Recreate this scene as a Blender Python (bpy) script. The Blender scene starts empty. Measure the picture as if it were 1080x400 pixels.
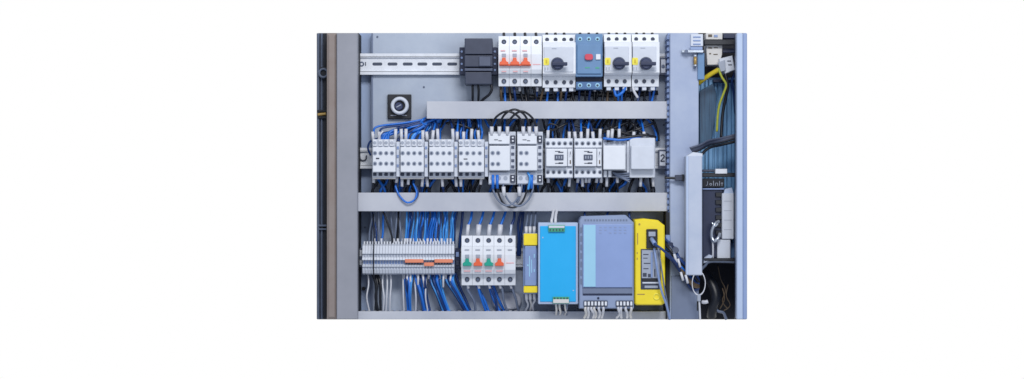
import bpy, bmesh, math, random
from mathutils import Vector, Matrix
random.seed(7)
S = 0.0015          # metres per reference pixel on the mounting plate
D = 3.0             # camera distance from the mounting plate
C = bpy.context.scene.collection

def P(px, py, h):
    """plan position: h = metres in front of the mounting plate"""
    k = S * (D - h) / D
    return Vector(((px - 540) * k, -h, (200 - py) * k))

# ---------------------------------------------------------------- materials
KL = 0.90
def lin(c):
    out = []
    for v in c:
        v /= 255.0
        out.append(((v + 0.055) / 1.055) ** 2.4 if v > 0.04045 else v / 12.92)
    return out
def mat(name, rgb, rough=0.45, metal=0.0, var=0.06, scale=60.0, bump=0.0, k=KL, rgb2=None, stretch=None, grain=0.0, spec=0.5):
    m = bpy.data.materials.new(name); m.use_nodes = True
    nt = m.node_tree; b = nt.nodes['Principled BSDF']
    base = [min(0.9, v * k) for v in lin(rgb)]
    tc = nt.nodes.new('ShaderNodeTexCoord'); mp = nt.nodes.new('ShaderNodeMapping')
    nt.links.new(tc.outputs['Object'], mp.inputs['Vector'])
    if stretch: mp.inputs['Scale'].default_value = stretch
    n = nt.nodes.new('ShaderNodeTexNoise'); n.inputs['Scale'].default_value = scale
    n.inputs['Detail'].default_value = 5; n.inputs['Roughness'].default_value = 0.65
    nt.links.new(mp.outputs['Vector'], n.inputs['Vector'])
    r = nt.nodes.new('ShaderNodeValToRGB'); r.color_ramp.elements[0].position = 0.32; r.color_ramp.elements[1].position = 0.68
    if rgb2: c2 = [min(0.9, v * k) for v in lin(rgb2)]
    else: c2 = [min(0.92, v * (1 + var)) for v in base]
    c1 = base if rgb2 else [v * (1 - var) for v in base]
    r.color_ramp.elements[0].color = (*c1, 1); r.color_ramp.elements[1].color = (*c2, 1)
    nt.links.new(n.outputs['Fac'], r.inputs['Fac'])
    nt.links.new(r.outputs['Color'], b.inputs['Base Color'])
    b.inputs['Roughness'].default_value = rough; b.inputs['Metallic'].default_value = metal
    b.inputs['Specular IOR Level'].default_value = spec
    rr = nt.nodes.new('ShaderNodeMapRange'); rr.inputs['To Min'].default_value = max(0.05, rough - 0.12); rr.inputs['To Max'].default_value = min(1, rough + 0.15)
    nt.links.new(n.outputs['Fac'], rr.inputs['Value']); nt.links.new(rr.outputs['Result'], b.inputs['Roughness'])
    if bump:
        n2 = nt.nodes.new('ShaderNodeTexNoise'); n2.inputs['Scale'].default_value = 900; n2.inputs['Detail'].default_value = 2
        nt.links.new(tc.outputs['Object'], n2.inputs['Vector'])
        bp = nt.nodes.new('ShaderNodeBump'); bp.inputs['Strength'].default_value = bump; bp.inputs['Distance'].default_value = 0.0005
        nt.links.new(n2.outputs['Fac'], bp.inputs['Height']); nt.links.new(bp.outputs['Normal'], b.inputs['Normal'])
    return m
M = dict(
    plate=mat('galvanised_plate', (162, 174, 194), .5, 0, .07, 9, .12, rgb2=(184, 194, 209)),
    recess=mat('recess_steel', (150, 168, 200), .45, 0, .1, 14, .1, stretch=(4, 4, .4)),
    duct=mat('duct_grey', (180, 184, 196), .5, 0, .04, 11, .12, rgb2=(197, 200, 209)),
    post=mat('post_paint', (140, 143, 153), .5, 0, .04, 8, .1, rgb2=(156, 158, 168)),
    postreflect=mat('post_warm_reflection', (138, 124, 118), .55, 0, .04, 20, .1, rgb2=(148, 138, 134)),
    postblue=mat('post_blue', (154, 168, 198), .45, 0, .05, 16, .2, rgb2=(172, 184, 208)),
    channel=mat('channel_pale', (178, 189, 210), .45, 0, .04, 20, .1, rgb2=(194, 202, 219)),
    edge=mat('edge_pale', (182, 198, 226), .4, 0, .04, 20),
    edge2=mat('edge_blue', (140, 160, 200), .4, 0, .05, 20),
    door=mat('door_dark', (58, 66, 84), .5, 0, .2, 25, .1),
    gasket=mat('gasket', (26, 30, 40), .7, 0, .2, 60),
    doorlt=mat('door_light', (92, 104, 126), .5, 0, .15, 25),
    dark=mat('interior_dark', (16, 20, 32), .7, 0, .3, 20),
    bluepanel=mat('blue_panel', (104, 156, 200), .4, 0, .2, 30, stretch=(6, 6, .3), rgb2=(146, 192, 228)),
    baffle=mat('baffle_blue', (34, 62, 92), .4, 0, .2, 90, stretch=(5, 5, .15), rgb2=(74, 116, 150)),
    rail=mat('zinc_rail', (232, 236, 244), .28, .12, .04, 60, .05),
    hole=mat('slot_dark', (72, 80, 98), .7, 0, .1),
    white=mat('white_plastic', (226, 230, 238), .4, 0, .03, 80, .04),
    white2=mat('pale_plastic', (208, 214, 226), .42, 0, .04, 80, .04),
    off=mat('off_white', (216, 214, 212), .45, 0, .04, 80, .04),
    grey=mat('grey_plastic', (160, 168, 184), .45, 0, .06, 80),
    screw=mat('screw_steel', (98, 108, 130), .35, .4, .2, 300),
    screwd=mat('screw_recess', (52, 60, 80), .6, 0, .2, 300),
    black=mat('black_plastic', (24, 27, 36), .4, 0, .2, 80),
    charcoal=mat('charcoal_plastic', (56, 63, 84), .42, 0, .08, 80, .06),
    charcoal2=mat('charcoal_mid', (80, 88, 110), .42, 0, .08, 80),
    navy=mat('navy_plastic', (26, 38, 72), .42, 0, .15, 80),
    knob=mat('knob_blue_black', (48, 58, 92), .38, 0, .12, 80),
    devblue=mat('device_blue', (100, 138, 180), .42, 0, .06, 60),
    devblue2=mat('device_blue_deep', (76, 112, 158), .42, 0, .08, 60),
    red=mat('red_button', (208, 70, 92), .35, 0, .05),
    orange=mat('orange_toggle', (236, 104, 66), .38, 0, .05),
    orange2=mat('orange_jumper', (232, 142, 110), .4, 0, .05),
    green=mat('green_toggle', (24, 162, 140), .38, 0, .05),
    tgreen=mat('green_terminal', (70, 168, 130), .4, 0, .08),
    yellow=mat('yellow_case', (246, 222, 44), .4, 0, .04, 60),
    ylabel=mat('yellow_label', (246, 232, 80), .45, 0, .08),
    cyan=mat('cyan_face', (24, 176, 240), .38, 0, .02, 20),
    cyanlt=mat('pale_cyan_band', (156, 206, 232), .45, 0, .02, 20),
    psu=mat('psu_blue_grey', (138, 160, 208), .42, 0, .03, 30),
    psu2=mat('psu_rim', (142, 158, 190), .42, 0, .05, 30),
    psud=mat('psu_band', (112, 124, 150), .42, 0, .05, 30),
    slate=mat('slate_blue', (132, 154, 198), .42, 0, .06, 60),
    wblue=mat('wire_blue', (28, 112, 212), .35, 0, .12, 30),
    wblue2=mat('wire_bright_blue', (70, 156, 234), .35, 0, .12, 30),
    wnavy=mat('wire_dark_blue', (22, 56, 116), .4, 0, .15, 30),
    wblack=mat('wire_black', (20, 23, 34), .4, 0, .2, 30),
    wgrey=mat('wire_grey', (110, 122, 146), .4, 0, .12, 30),
    wwhite=mat('wire_white', (212, 214, 222), .4, 0, .05, 30),
    wbrown=mat('wire_brown', (92, 76, 58), .45, 0, .12, 30),
    wyellow=mat('wire_yellow', (214, 190, 40), .4, 0, .1, 30),
    wstripe=mat('wire_green_yellow', (196, 190, 60), .4, 0, .1, 200, rgb2=(150, 170, 60)),
    brass=mat('brass', (176, 146, 84), .35, .3, .1, 80),
    metal=mat('bright_metal', (200, 208, 220), .25, .6, .05, 80),
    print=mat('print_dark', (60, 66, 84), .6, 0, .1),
    printr=mat('print_pink', (232, 178, 182), .6, 0, .05),
    printg=mat('print_grey', (170, 176, 190), .6, 0, .05),
    clear=mat('clear_sleeve', (200, 212, 232), .2, 0, .04),
)

# ---------------------------------------------------------------- mesh building
ORG = {}
class MB:
    def __init__(s): s.bm = bmesh.new()
    def wbox(s, a, b, bev=0.0, seg=1):
        xs = sorted((a[0], b[0])); ys = sorted((a[1], b[1])); zs = sorted((a[2], b[2]))
        t = bmesh.new()
        v = [t.verts.new((x, y, z)) for x in xs for y in ys for z in zs]
        for f in ((0,1,3,2),(4,6,7,5),(0,4,5,1),(2,3,7,6),(0,2,6,4),(1,5,7,3)): t.faces.new([v[i] for i in f])
        bmesh.ops.recalc_face_normals(t, faces=t.faces)
        if bev:
            lim = min(xs[1]-xs[0], ys[1]-ys[0], zs[1]-zs[0]) * .45
            bmesh.ops.bevel(t, geom=t.edges[:], offset=min(bev, lim), segments=seg, affect='EDGES', profile=.5)
        s.add(t); return s
    def add(s, t, mtx=None):
        mp = {}
        for v in t.verts: mp[v] = s.bm.verts.new(mtx @ v.co if mtx else v.co)
        for f in t.faces:
            try: nf = s.bm.faces.new([mp[v] for v in f.verts]); nf.smooth = f.smooth
            except ValueError: pass
        t.free()
    def box(s, x0, y0, x1, y1, h0, h1, bev=0.0004, seg=1):
        """front rectangle (pixels on the plan) at depth h1, straight back to h0 (mm)"""
        a = P(x0, y0, h1/1000); b = P(x1, y1, h1/1000)
        a.y = -h0/1000; b.y = -h1/1000
        return s.wbox(a, b, bev, seg)
    def rbox(s, x0, y0, x1, y1, h0, h1, r, n=5, bev=0.0004):
        a = P(x0, y0, h1/1000); b = P(x1, y1, h1/1000); r = r * S
        pts = []
        for cx, cz, a0 in ((b.x-r, a.z-r, 0), (a.x+r, a.z-r, 90), (a.x+r, b.z+r, 180), (b.x-r, b.z+r, 270)):
            for i in range(n+1):
                t = math.radians(a0 + 90*i/n); pts.append((cx + r*math.cos(t), cz + r*math.sin(t)))
        return s.prism(pts, h0, h1, bev)
    def prism(s, pts, h0, h1, bev=0.0):
        t = bmesh.new()
        f = [t.verts.new((x, -h1/1000, z)) for x, z in pts]; g = [t.verts.new((x, -h0/1000, z)) for x, z in pts]
        ff = t.faces.new(f); t.faces.new(g[::-1]); n = len(pts)
        for i in range(n): t.faces.new((f[i], g[i], g[(i+1) % n], f[(i+1) % n]))
        bmesh.ops.recalc_face_normals(t, faces=t.faces)
        if bev: bmesh.ops.bevel(t, geom=list(ff.edges), offset=bev, segments=1, affect='EDGES')
        s.add(t); return s
    def poly(s, pp, h0, h1, bev=0.0):
        return s.prism([(P(x, y, h1/1000).x, P(x, y, h1/1000).z) for x, y in pp], h0, h1, bev)
    def xprism(s, x0, x1, prof):
        """profile of (py, h mm) pushed along x"""
        t = bmesh.new(); ks = []
        for x in (x0, x1):
            ks.append([t.verts.new((P(x, y, .03).x, -h/1000, P(x, y, .03).z)) for y, h in prof])
        t.faces.new(ks[0]); t.faces.new(ks[1][::-1]); n = len(prof)
        for i in range(n): t.faces.new((ks[0][i], ks[1][i], ks[1][(i+1) % n], ks[0][(i+1) % n]))
        bmesh.ops.recalc_face_normals(t, faces=t.faces); s.add(t); return s
    def cyl(s, x, y, r, h0, h1, n=16, r2=None, bev=0):
        c = P(x, y, h1/1000); r *= S; r2 = r if r2 is None else r2 * S
        t = bmesh.new()
        f = [t.verts.new((c.x + r2*math.cos(2*math.pi*i/n), -h1/1000, c.z + r2*math.sin(2*math.pi*i/n))) for i in range(n)]
        g = [t.verts.new((c.x + r*math.cos(2*math.pi*i/n), -h0/1000, c.z + r*math.sin(2*math.pi*i/n))) for i in range(n)]
        ff = t.faces.new(f); t.faces.new(g[::-1])
        for i in range(n):
            q = t.faces.new((f[i], g[i], g[(i+1) % n], f[(i+1) % n])); q.smooth = True
        bmesh.ops.recalc_face_normals(t, faces=t.faces)
        if bev: bmesh.ops.bevel(t, geom=list(ff.edges), offset=bev, segments=2, affect='EDGES')
        s.add(t); return s
    def ring(s, x, y, r0, r1, h0, h1, n=28, sx=1.0, sz=1.0):
        c = P(x, y, h1/1000); t = bmesh.new(); L = []
        hm = h1 - (h1-h0)*.25
        for rr, hh in ((r1, h0), (r1, hm), (r1-(r1-r0)*.2, h1), (r0+(r1-r0)*.2, h1), (r0, hm), (r0, h0)):
            L.append([t.verts.new((c.x + sx*rr*S*math.cos(2*math.pi*i/n), -hh/1000, c.z + sz*rr*S*math.sin(2*math.pi*i/n))) for i in range(n)])
        for k in range(6):
            a, b = L[k], L[(k+1) % 6]
            for i in range(n): t.faces.new((a[i], b[i], b[(i+1) % n], a[(i+1) % n])).smooth = True
        bmesh.ops.recalc_face_normals(t, faces=t.faces); s.add(t); return s
    def tube(s, pts, r, n=8, sub=6, closed=False):
        """pts: world vectors, smooth curve through them, radius in pixels"""
        r *= S; q = []
        N = len(pts)
        for i in range(N - 1):
            p0 = pts[max(i-1, 0)]; p1 = pts[i]; p2 = pts[i+1]; p3 = pts[min(i+2, N-1)]
            for j in range(sub):
                t = j/sub
                q.append(.5*((2*p1) + (p2-p0)*t + (2*p0-5*p1+4*p2-p3)*t*t + (3*p1-p0-3*p2+p3)*t**3))
        q.append(pts[-1]); t = bmesh.new(); rings = []; up = Vector((0, 1, 0.01))
        for i, p in enumerate(q):
            d = (q[min(i+1, len(q)-1)] - q[max(i-1, 0)])
            if d.length < 1e-9: d = Vector((0, 0, 1))
            d.normalize(); u = d.cross(up)
            if u.length < 1e-3: u = d.cross(Vector((1, 0, 0)))
            u.normalize(); v = d.cross(u)
            rings.append([t.verts.new(p + u*r*math.cos(2*math.pi*k/n) + v*r*math.sin(2*math.pi*k/n)) for k in range(n)])
        for a, b in zip(rings, rings[1:]):
            for k in range(n): t.faces.new((a[k], a[(k+1) % n], b[(k+1) % n], b[k])).smooth = True
        t.faces.new(rings[0]); t.faces.new(rings[-1][::-1])
        bmesh.ops.recalc_face_normals(t, faces=t.faces); s.add(t); return s
    def ptube(s, pp, r, **k): return s.tube([P(x, y, h/1000) for x, y, h in pp], r, **k)
    def build(s, name, m, parent=None, rot=None):
        me = bpy.data.meshes.new(name)
        if parent is not None: org = ORG[parent]
        else:
            c = [v.co for v in s.bm.verts]
            org = Vector(((min(v.x for v in c)+max(v.x for v in c))/2, max(v.y for v in c), min(v.z for v in c)))
        bmesh.ops.translate(s.bm, verts=s.bm.verts, vec=-org)
        s.bm.to_mesh(me); s.bm.free(); me.materials.append(M[m] if isinstance(m, str) else m)
        o = bpy.data.objects.new(name, me); C.objects.link(o)
        if parent is not None: o.parent = parent
        else: o.location = org
        ORG[o] = org
        return o

def thing(name, label, cat, x, y, h=0, group=None):
    o = bpy.data.objects.new(name, None); C.objects.link(o); o.empty_display_size = .01
    o.location = P(x, y, h/1000); ORG[o] = o.location.copy()
    return tag(o, label, cat, group)
def tag(o, label, cat, group=None):
    o['label'] = label; o['category'] = cat
    if group: o['group'] = group
    return o
def struct(o): o['kind'] = 'structure'; return o
def screws(t, xs, y, h, r=1.7, name='screw'):
    for x in xs:
        o = MB().cyl(x, y, r, h-1.5, h+.5, 12, bev=.0002).build(name, 'screw', t)
        MB().box(x-r*.75, y-.32, x+r*.75, y+.32, h+.3, h+.75, 0).build('slot', 'screwd', o)
def marks(t, rects, h, m='print', name='printed_marks'):
    b = MB()
    for x0, y0, x1, y1 in rects: b.box(x0, y0, x1, y1, h-.3, h+.25, 0)
    return b.build(name, m, t)
def wire(pp, r, m, label, group, sleeves=(), name='wire', cat='wire'):
    o = tag(MB().ptube(pp, r).build(name, m), label, cat, group)
    for (a, b, rr, mm, nm) in sleeves:      # a,b: end points (px,py,h)
        MB().ptube([a, b], rr, sub=1, n=8).build(nm, mm, o)
    return o
def J(a): return random.uniform(-a, a)

# ================================================================= the enclosure
cab = thing('electrical_cabinet', 'open grey steel control cabinet with mounting plate and side posts, behind all the devices', 'cabinet', 561, 337)
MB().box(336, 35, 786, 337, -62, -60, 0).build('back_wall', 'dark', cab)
MB().box(376, 35, 394, 337, -20, -14, 0).build('recess_strip', 'recess', cab)
mp = MB().box(393, 35, 736, 337, -3, 0, .0003).build('mounting_plate', 'plate', cab)
b = MB(); b.box(391.6, 35, 393.4, 337, -14, 1.5, .0003); b.build('plate_edge', 'psud', cab)
# left post: facet with a warm reflection put into its colour, and flat front
k = MB(); t_ = []
k.poly([(355, 35), (377, 35), (377, 337), (355, 337)], -60, 60, .0012); k.build('frame_post', 'post', cab)
k = MB(); k.poly([(344.5, 35), (355.4, 35), (355.4, 337), (344.5, 337)], -60, 57, .004); k.build('post_flange', 'postreflect', cab)
k = MB(); k.box(376.4, 35, 378.2, 337, -20, 40, 0); k.build('post_seal', 'gasket', cab)
# door edge strip far left
d = MB().box(334, 35, 345, 337, -60, 10, .001).build('door_edge', 'door', cab)
MB().box(334.5, 35, 336.8, 337, 8, 16, .001).build('door_lip', 'doorlt', d)
MB().box(341.2, 35, 344.3, 337, 8, 13, .001).build('door_gasket', 'gasket', d)
MB().box(338.2, 35, 340.2, 337, 8, 14, .001).build('door_lip', 'doorlt', d)
# right post, channel and frame edge
k = MB(); k.box(706.5, 35, 737, 337, -3, 62, .0012); k.build('frame_post', 'postblue', cab)
k = MB()
for i in range(48):
    y = 38 + i*6.2
    k.box(703.6, y, 706.5, y+3.6, 5, 52, .0004)
k.box(704.4, 35, 706.5, 337, 3, 47, 0)
k.build('duct_teeth', 'slate', cab)
k = MB(); k.box(777, 35, 783.5, 337, 62, 80, .0012); k.build('frame_edge', 'edge', cab)
k = MB(); k.box(783.2, 35, 788, 337, 56, 76, .0012); k.wbox((P(786.4,35,.076).x, .06, P(786,35,.056).z), (P(788,35,.076).x, -.056, P(786,337,.056).z), 0); k.build('frame_flange', 'edge2', cab)
k = MB(); k.box(775.8, 35, 777.4, 337, 50, 64, .0003); k.build('frame_seal', 'navy', cab)

k = MB()
for x, y in ((398, 39), (398, 150), (447, 92), (700, 132), (398, 196), (385, 240)): k.cyl(x, y, 1.1, 0 if x > 392 else -14, .8 if x > 392 else -13, 10)
k.build('fixing_screws', 'screw', cab)
# latch, hinge, hinge on the door edge
o = MB().ring(341, 77, 3, 5.6, 10, 22).build('door_latch', 'doorlt', cab); MB().cyl(341.2, 76.6, 3.2, 10, 18).build('bore', 'gasket', o)
MB().box(337, 71, 344.5, 73.5, 10, 20).build('latch_arm', 'black', o)
o = MB().box(334.5, 116, 344.4, 118, 12, 20).box(335, 122.5, 344.4, 125, 12, 18).build('door_hinge', 'gasket', cab); MB().ptube([(335, 121, 18), (344, 120, 18)], 1.6).build('pin', 'brass', o)
t = thing('cable_clip', 'small grey clip low on the left door edge, level with the lower rail', 'clip', 341, 244, 10)
MB().box(336, 237, 344.4, 239, 12, 18).build('clip_arm', 'doorlt', t); MB().box(336, 241, 344.4, 242.6, 12, 18).build('clip_arm', 'doorlt', t)
MB().box(338, 238, 341, 242, 12, 16).build('clip_body', 'gasket', t)

# ================================================================= DIN rails
def rail(y0, y1, x0, x1, label, slots):
    t = thing('din_rail', label, 'rail', (x0+x1)/2, y1)
    hgt = y1 - y0
    k = MB()
    k.box(x0, y0+hgt*.16, x1, y1-hgt*.16, 0, 4, .0003)           # web
    k.box(x0, y0, x1, y0+hgt*.17, 6.5, 8, .0004); k.box(x0, y1-hgt*.17, x1, y1, 6.5, 8, .0004)
    k.box(x0, y0+hgt*.13, x1, y0+hgt*.19, 0, 8, .0003); k.box(x0, y1-hgt*.19, x1, y1-hgt*.13, 0, 8, .0003)
    k.build('rail_profile', 'rail', t)
    for x in slots:
        MB().rbox(x-5.2, (y0+y1)/2-1.7, x+5.2, (y0+y1)/2+1.5, 3.8, 4.3, 1.5, 4, 0).build('slot', 'hole', t)
    return t
r1 = rail(56.5, 79, 376, 705, 'slotted zinc mounting rail across the top row of devices', [398, 414, 430, 445.5, 461, 477])
MB().ring(381.5, 67.5, 1.4, 2.6, 4, 5.5, 14).build('rivet', 'screw', r1); MB().box(385, 65.5, 386, 69.5, 4, 4.5, 0).build('slot', 'hole', r1)
MB().box(376.2, 57, 377.8, 79, 4, 9, 0).build('rail_end', 'black', r1)
r2 = rail(156, 178, 376, 705, 'zinc mounting rail behind the middle row of contactors', [])
MB().ptube([(379.5, 164, 6), (380, 168, 6), (383, 169.5, 6), (386, 168, 6), (386.4, 164, 6)], .7).build('rail_mark', 'print', r2)
rail(262, 282, 380, 705, 'zinc mounting rail behind the lowest row of devices', [])
def endclamp(x0, y0, x1, y1, label, two):
    t = thing('end_clamp', label, 'clamp', (x0+x1)/2, y1, 8)
    MB().box(x0, y0, x1, y1, 2, 20, .0006).build('body', 'charcoal2', t)
    MB().box(x0+1.2, y0+1.8, x1-1, y1-2, 20, 21.5, .0004).build('plate', 'white2', t)
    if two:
        MB().ptube([(697, 164.8, 22.4), (699, 163.2, 22.4), (700.6, 165, 22.4), (698.8, 167.6, 22.4), (697, 170, 22.4), (701, 170, 22.4)], .55, n=6).build('reflection_mark', 'print', t)  # reflection on the rail end, shaped as a thin dark tube
    else:
        MB().cyl((x0+x1)/2, (y0+y1)/2, 1.8, 21, 23, 14).build('screw', 'screw', t)
endclamp(694.5, 158, 703, 177, 'small pale end clamp with a reflection modelled as a figure two at the right end of the middle rail', True)
endclamp(696, 61, 703, 79, 'small pale end clamp at the right end of the top rail', False)
endclamp(378, 262, 383, 282, 'grey end clamp at the left end of the lowest rail beside the terminals', False)

# ================================================================= wiring ducts
def duct(x0, y0, x1, y1, label, h=46, m='duct'):
    t = thing('wiring_duct', label, 'cable duct', (x0+x1)/2, y1)
    MB().box(x0, y0+1.0, x1, y1-1.0, 0, h-2.5, .0004).build('trunk', 'psu2', t)
    k = MB(); k.box(x0, y0, x1, y1, h-3, h, .0008, 2); k.build('cover', m, t)
    k = MB(); x = x0+3
    while x < x1-4:
        k.box(x, y0+.2, x+3.2, y0+1.2, 6, h-3.2, 0); k.box(x, y1-1.2, x+3.2, y1-.2, 6, h-3.2, 0); x += 6
    k.build('side_teeth', m, t)
duct(450, 107, 706, 125.3, 'pale grey wiring duct between the top and middle rows')
duct(377.6, 203.3, 706, 223, 'pale grey wiring duct between the middle and lowest rows')
duct(377.6, 328.5, 706, 337, 'pale grey wiring duct cut by the bottom edge of the view')

# ================================================================= selector knob
t = thing('selector_switch', 'square black selector switch with round silver ring on the bare plate', 'switch', 421, 126)
MB().box(408.7, 99.6, 433.8, 125.6, 0, 7, .0012, 2).build('escutcheon', 'black', t)
MB().ring(421.4, 111.6, 5.6, 9.6, 6.5, 19).build('ring', 'white2', t)
MB().cyl(420.8, 112, 6.2, 6.8, 12, 20, bev=.0006).build('dial', 'black', t)
MB().cyl(420.4, 112.2, 4.6, 11, 20, 20, 4.1, .0006).build('knob', 'knob', t)
o = MB().ptube([(418, 113.4, 20.2), (423, 110.6, 20.2)], .7).build('pointer', 'grey', t)
marks(t, [(412, 121.4, 418, 122.3), (424, 121.4, 429, 122.3)], 7, 'printg')

# ================================================================= top row
t = thing('relay_block', 'dark charcoal block in two tiers at the left end of the top row', 'relay', 504, 90)
MB().box(484.5, 50, 525, 79, 8, 34, .0006).build('base', 'navy', t)
MB().box(490, 40.5, 519.5, 57.5, 8, 62, .0012, 2).build('upper_cap', 'charcoal', t)
MB().box(490, 58.5, 519.5, 70.5, 8, 64, .001, 2).build('middle_cap', 'charcoal', t)
MB().box(505.2, 59.8, 517.5, 69.8, 63, 67, .0008).build('window', 'charcoal2', t)
MB().box(490, 71.5, 519.5, 75, 8, 60, .0008).build('rib', 'charcoal2', t)
MB().box(490.5, 76, 518.5, 89, 8, 58, .0012, 2).build('lower_cap', 'charcoal', t)
for x in (487, 522):
    for y in (54.5, 61, 67.5, 74):
        MB().cyl(x, y, 1.2, 33, 35.5, 10).build('screw', 'slate', t)

def breaker(x0, x1, y0, y1, n, label, toggles, tyc, body='white', bar=True):
    """modular breaker: terminal steps above and below a proud centre"""
    t = thing('circuit_breaker', label, 'circuit breaker', (x0+x1)/2, y1, 8)
    w = (x1-x0)/n; H = y1-y0
    ya, yb = y0+H*.21, y1-H*.24
    for i in range(n):
        k = MB(); a, c = x0+i*w+.12, x0+(i+1)*w-.12
        k.xprism(a, c, [(y0, 8), (y0, 44), (ya-.4, 47), (ya, 58), (ya+H*.17, 60), (yb-H*.08, 60), (yb, 57), (yb+.4, 47), (y1, 44), (y1, 8)])
        k.build('pole', body, t)
    xs = [x0+w*(i+.5) for i in range(n)]
    for x in xs:
        for yy, hh in ((y0+H*.1, 46), (y1-H*.11, 46)):
            o = MB().cyl(x, yy, 2.5, hh-2, hh+.6, 16).build('screw_hole', 'screwd', t)
            MB().cyl(x, yy+.3, 1.5, hh-1, hh+1.2, 12).build('screw', 'screw', o)
    for i, col in enumerate(toggles):
        if not col: continue
        x = xs[i]
        o = MB().poly([(x-4.6, tyc+3.6), (x-4.6, tyc+.6), (x-2.2, tyc-.6), (x-1.8, tyc-4), (x+1.8, tyc-4), (x+2.2, tyc-.6), (x+4.6, tyc+.6), (x+4.6, tyc+3.6)], 59, 69, .0006).build('toggle', col, t)
        MB().box(x-2.2, tyc-8.4, x+2.2, tyc-4.6, 59.5, 61, .0003).build('indicator', 'grey', t)
    return t, xs, ya, yb
t, xs, ya, yb = breaker(525.8, 571.3, 39, 91.5, 4, 'white four-pole circuit breaker with three joined orange toggles in the top row', ['orange']*3, 65)
MB().box(526.6, 67.6, 560, 69.4, 61, 67, .0005).build('toggle_bar', 'orange', t)
marks(t, [(562, 67.6, 570, 68.6)], 60.3, 'printr')
marks(t, [(529, 75, 534, 76), (541, 75, 546, 76), (552, 75, 557, 76), (528, 53, 533, 54.2), (540, 53, 545, 54.2), (551, 53, 556, 54.2)], 60.3, 'printr', 'pink_print')

def knobdev(x0, x1, y0, y1, kx, ky, yx, label, scx, name='motor_protector'):
    t = thing(name, label, 'motor switch', (x0+x1)/2, y1, 8)
    k = MB(); k.xprism(x0+.15, x1-.15, [(y0, 8), (y0, 42), (y0+8, 46), (y0+9, 62), (y1-17, 64), (y1-15, 60), (y1-14, 48), (y1-3, 46), (y1-3, 8)]); k.build('body', 'white', t)
    MB().box(x0+1.8, y0+12, x1-1.8, y1-20, 62, 66, .0008, 2).build('faceplate', 'white2', t)
    o = MB().cyl(kx, ky, 6.9, 65, 69, 24, 6.6, .0004).build('dial', 'charcoal2', t)
    o = MB().cyl(kx, ky, 6.2, 68, 80, 24, 5.4, .001).build('knob', 'knob', t)
    MB().box(kx-6, ky-1.7, kx+10.5, ky+2.0, 76, 84, .001, 2).build('grip', 'navy', o)
    MB().rbox(yx-3, ky-6, yx+3, ky+1.6, 65.5, 66.6, 1.2, 4, 0).build('yellow_label', 'ylabel', t)
    marks(t, [(yx-.9, ky-4.2, yx+.9, ky-.4)], 66.8, 'wyellow', 'label_mark')
    marks(t, [(yx-2, ky+4, yx-.6, ky+7), (yx+.8, ky+4, yx+2, ky+7), (kx-6, y0+13.4, kx-1, y0+14.3)], 66.2, 'printg')
    for x in scx:
        for yy, hh in ((y0+4.4, 45), (y1-9.2, 48)):
            MB().cyl(x, yy, 2.1, hh-2, hh+.4, 14).build('screw_hole', 'screwd', t)
        MB().box(x-2.3, y1-4.2, x+2.3, y1+.4, 20, 44, .0005).build('terminal_clamp', 'white2', t)
    return t
knobdev(572, 606.5, 37.5, 96, 588, 67.3, 576.3, 'white motor protection switch with dark rotary knob, right of the orange toggles', (577, 586, 595, 602.5))
t = thing('overload_relay', 'blue grey relay with a red button, between the rotary switches in the top row', 'relay', 621, 94, 8)
MB().box(607, 36, 635.6, 81, 8, 58, .001).build('body', 'devblue', t)
MB().box(608.6, 47, 634.4, 78, 57, 61, .001, 2).build('faceplate', 'devblue', t)
MB().box(607.5, 81, 635, 86.5, 8, 40, .0004).build('recess', 'navy', t)
MB().box(607.5, 86.3, 635, 94.5, 8, 52, .0008).build('terminal_strip', 'devblue2', t)
for x in (611.8, 621, 630.2):
    MB().cyl(x, 41.3, 2.3, 56, 59, 14).build('screw', 'cyanlt', t); MB().cyl(x, 90, 2.3, 50, 53, 14).build('screw', 'cyanlt', t)
    MB().cyl(x, 41.5, 1.2, 58.5, 59.6, 10).build('screw_recess', 'screwd', t); MB().cyl(x, 90.2, 1.2, 52.5, 53.6, 10).build('screw_recess', 'screwd', t)
MB().rbox(616.8, 57, 625.4, 63.4, 60, 66, 2.4, 5, .0006).build('red_button', 'red', t)
MB().box(628.4, 57.2, 633.4, 63, 60, 64, .0006).build('white_button', 'white', t)
marks(t, [(628, 71, 632, 72.4), (617, 71, 622, 72)], 61.3, 'tgreen')
knobdev(636.4, 665, 37, 95, 653, 67, 641, 'white rotary motor switch beside the blue relay, its grip turned right', (642, 650.5, 659))
knobdev(665.6, 694, 37, 95, 681.5, 67, 669.8, 'white rotary motor switch at the right end of the top row', (671, 679.5, 688.5))

# wires of the top row
for x in [531.5, 543, 554, 565.5, 577, 586, 595, 612, 621, 630, 642, 650, 659, 671, 679, 688]:
    wire([(x+J(.5), 35, 30), (x, 38.6, 32)], 1.5, random.choice(['wblack', 'wnavy', 'wblack']), 'short dark wire entering the top of a device in the top row', 'wires above the top row')
for x, dx in ((498.5, 0), (504, .8)):
    wire([(x, 88, 40), (x+dx, 96, 40), (x+dx*.5, 108, 30)], 1.25, 'wblack', 'black wire leaving the bottom of the charcoal block straight down', 'straight wires under the charcoal block')
wire([(517.5, 88, 42), (518.8, 94, 44), (515.8, 100, 42), (510, 104.5, 36), (507, 108, 30)], 1.4, 'wblack', 'black wire curling back to the left under the charcoal block', None)
for i in range(34):
    x = 528 + i*4.95 + J(1.3); dx = J(5)
    mm = random.choice(['wblack', 'wblack', 'wblack', 'wnavy', 'wbrown', 'wblue'])
    if 646 < x < 660: mm = 'wblue'
    wire([(x, 91, 30), (x+dx*.4, 98, 28+J(8)), (x+dx, 108, 24)], 1.25, mm, 'short wire dropping from the top row into the duct below', 'wires under the top row',
         [((x, 92, 30), (x+dx*.15, 96.5, 30), 1.45, 'wwhite', 'ferrule')] if i % 4 == 0 else ())
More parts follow.
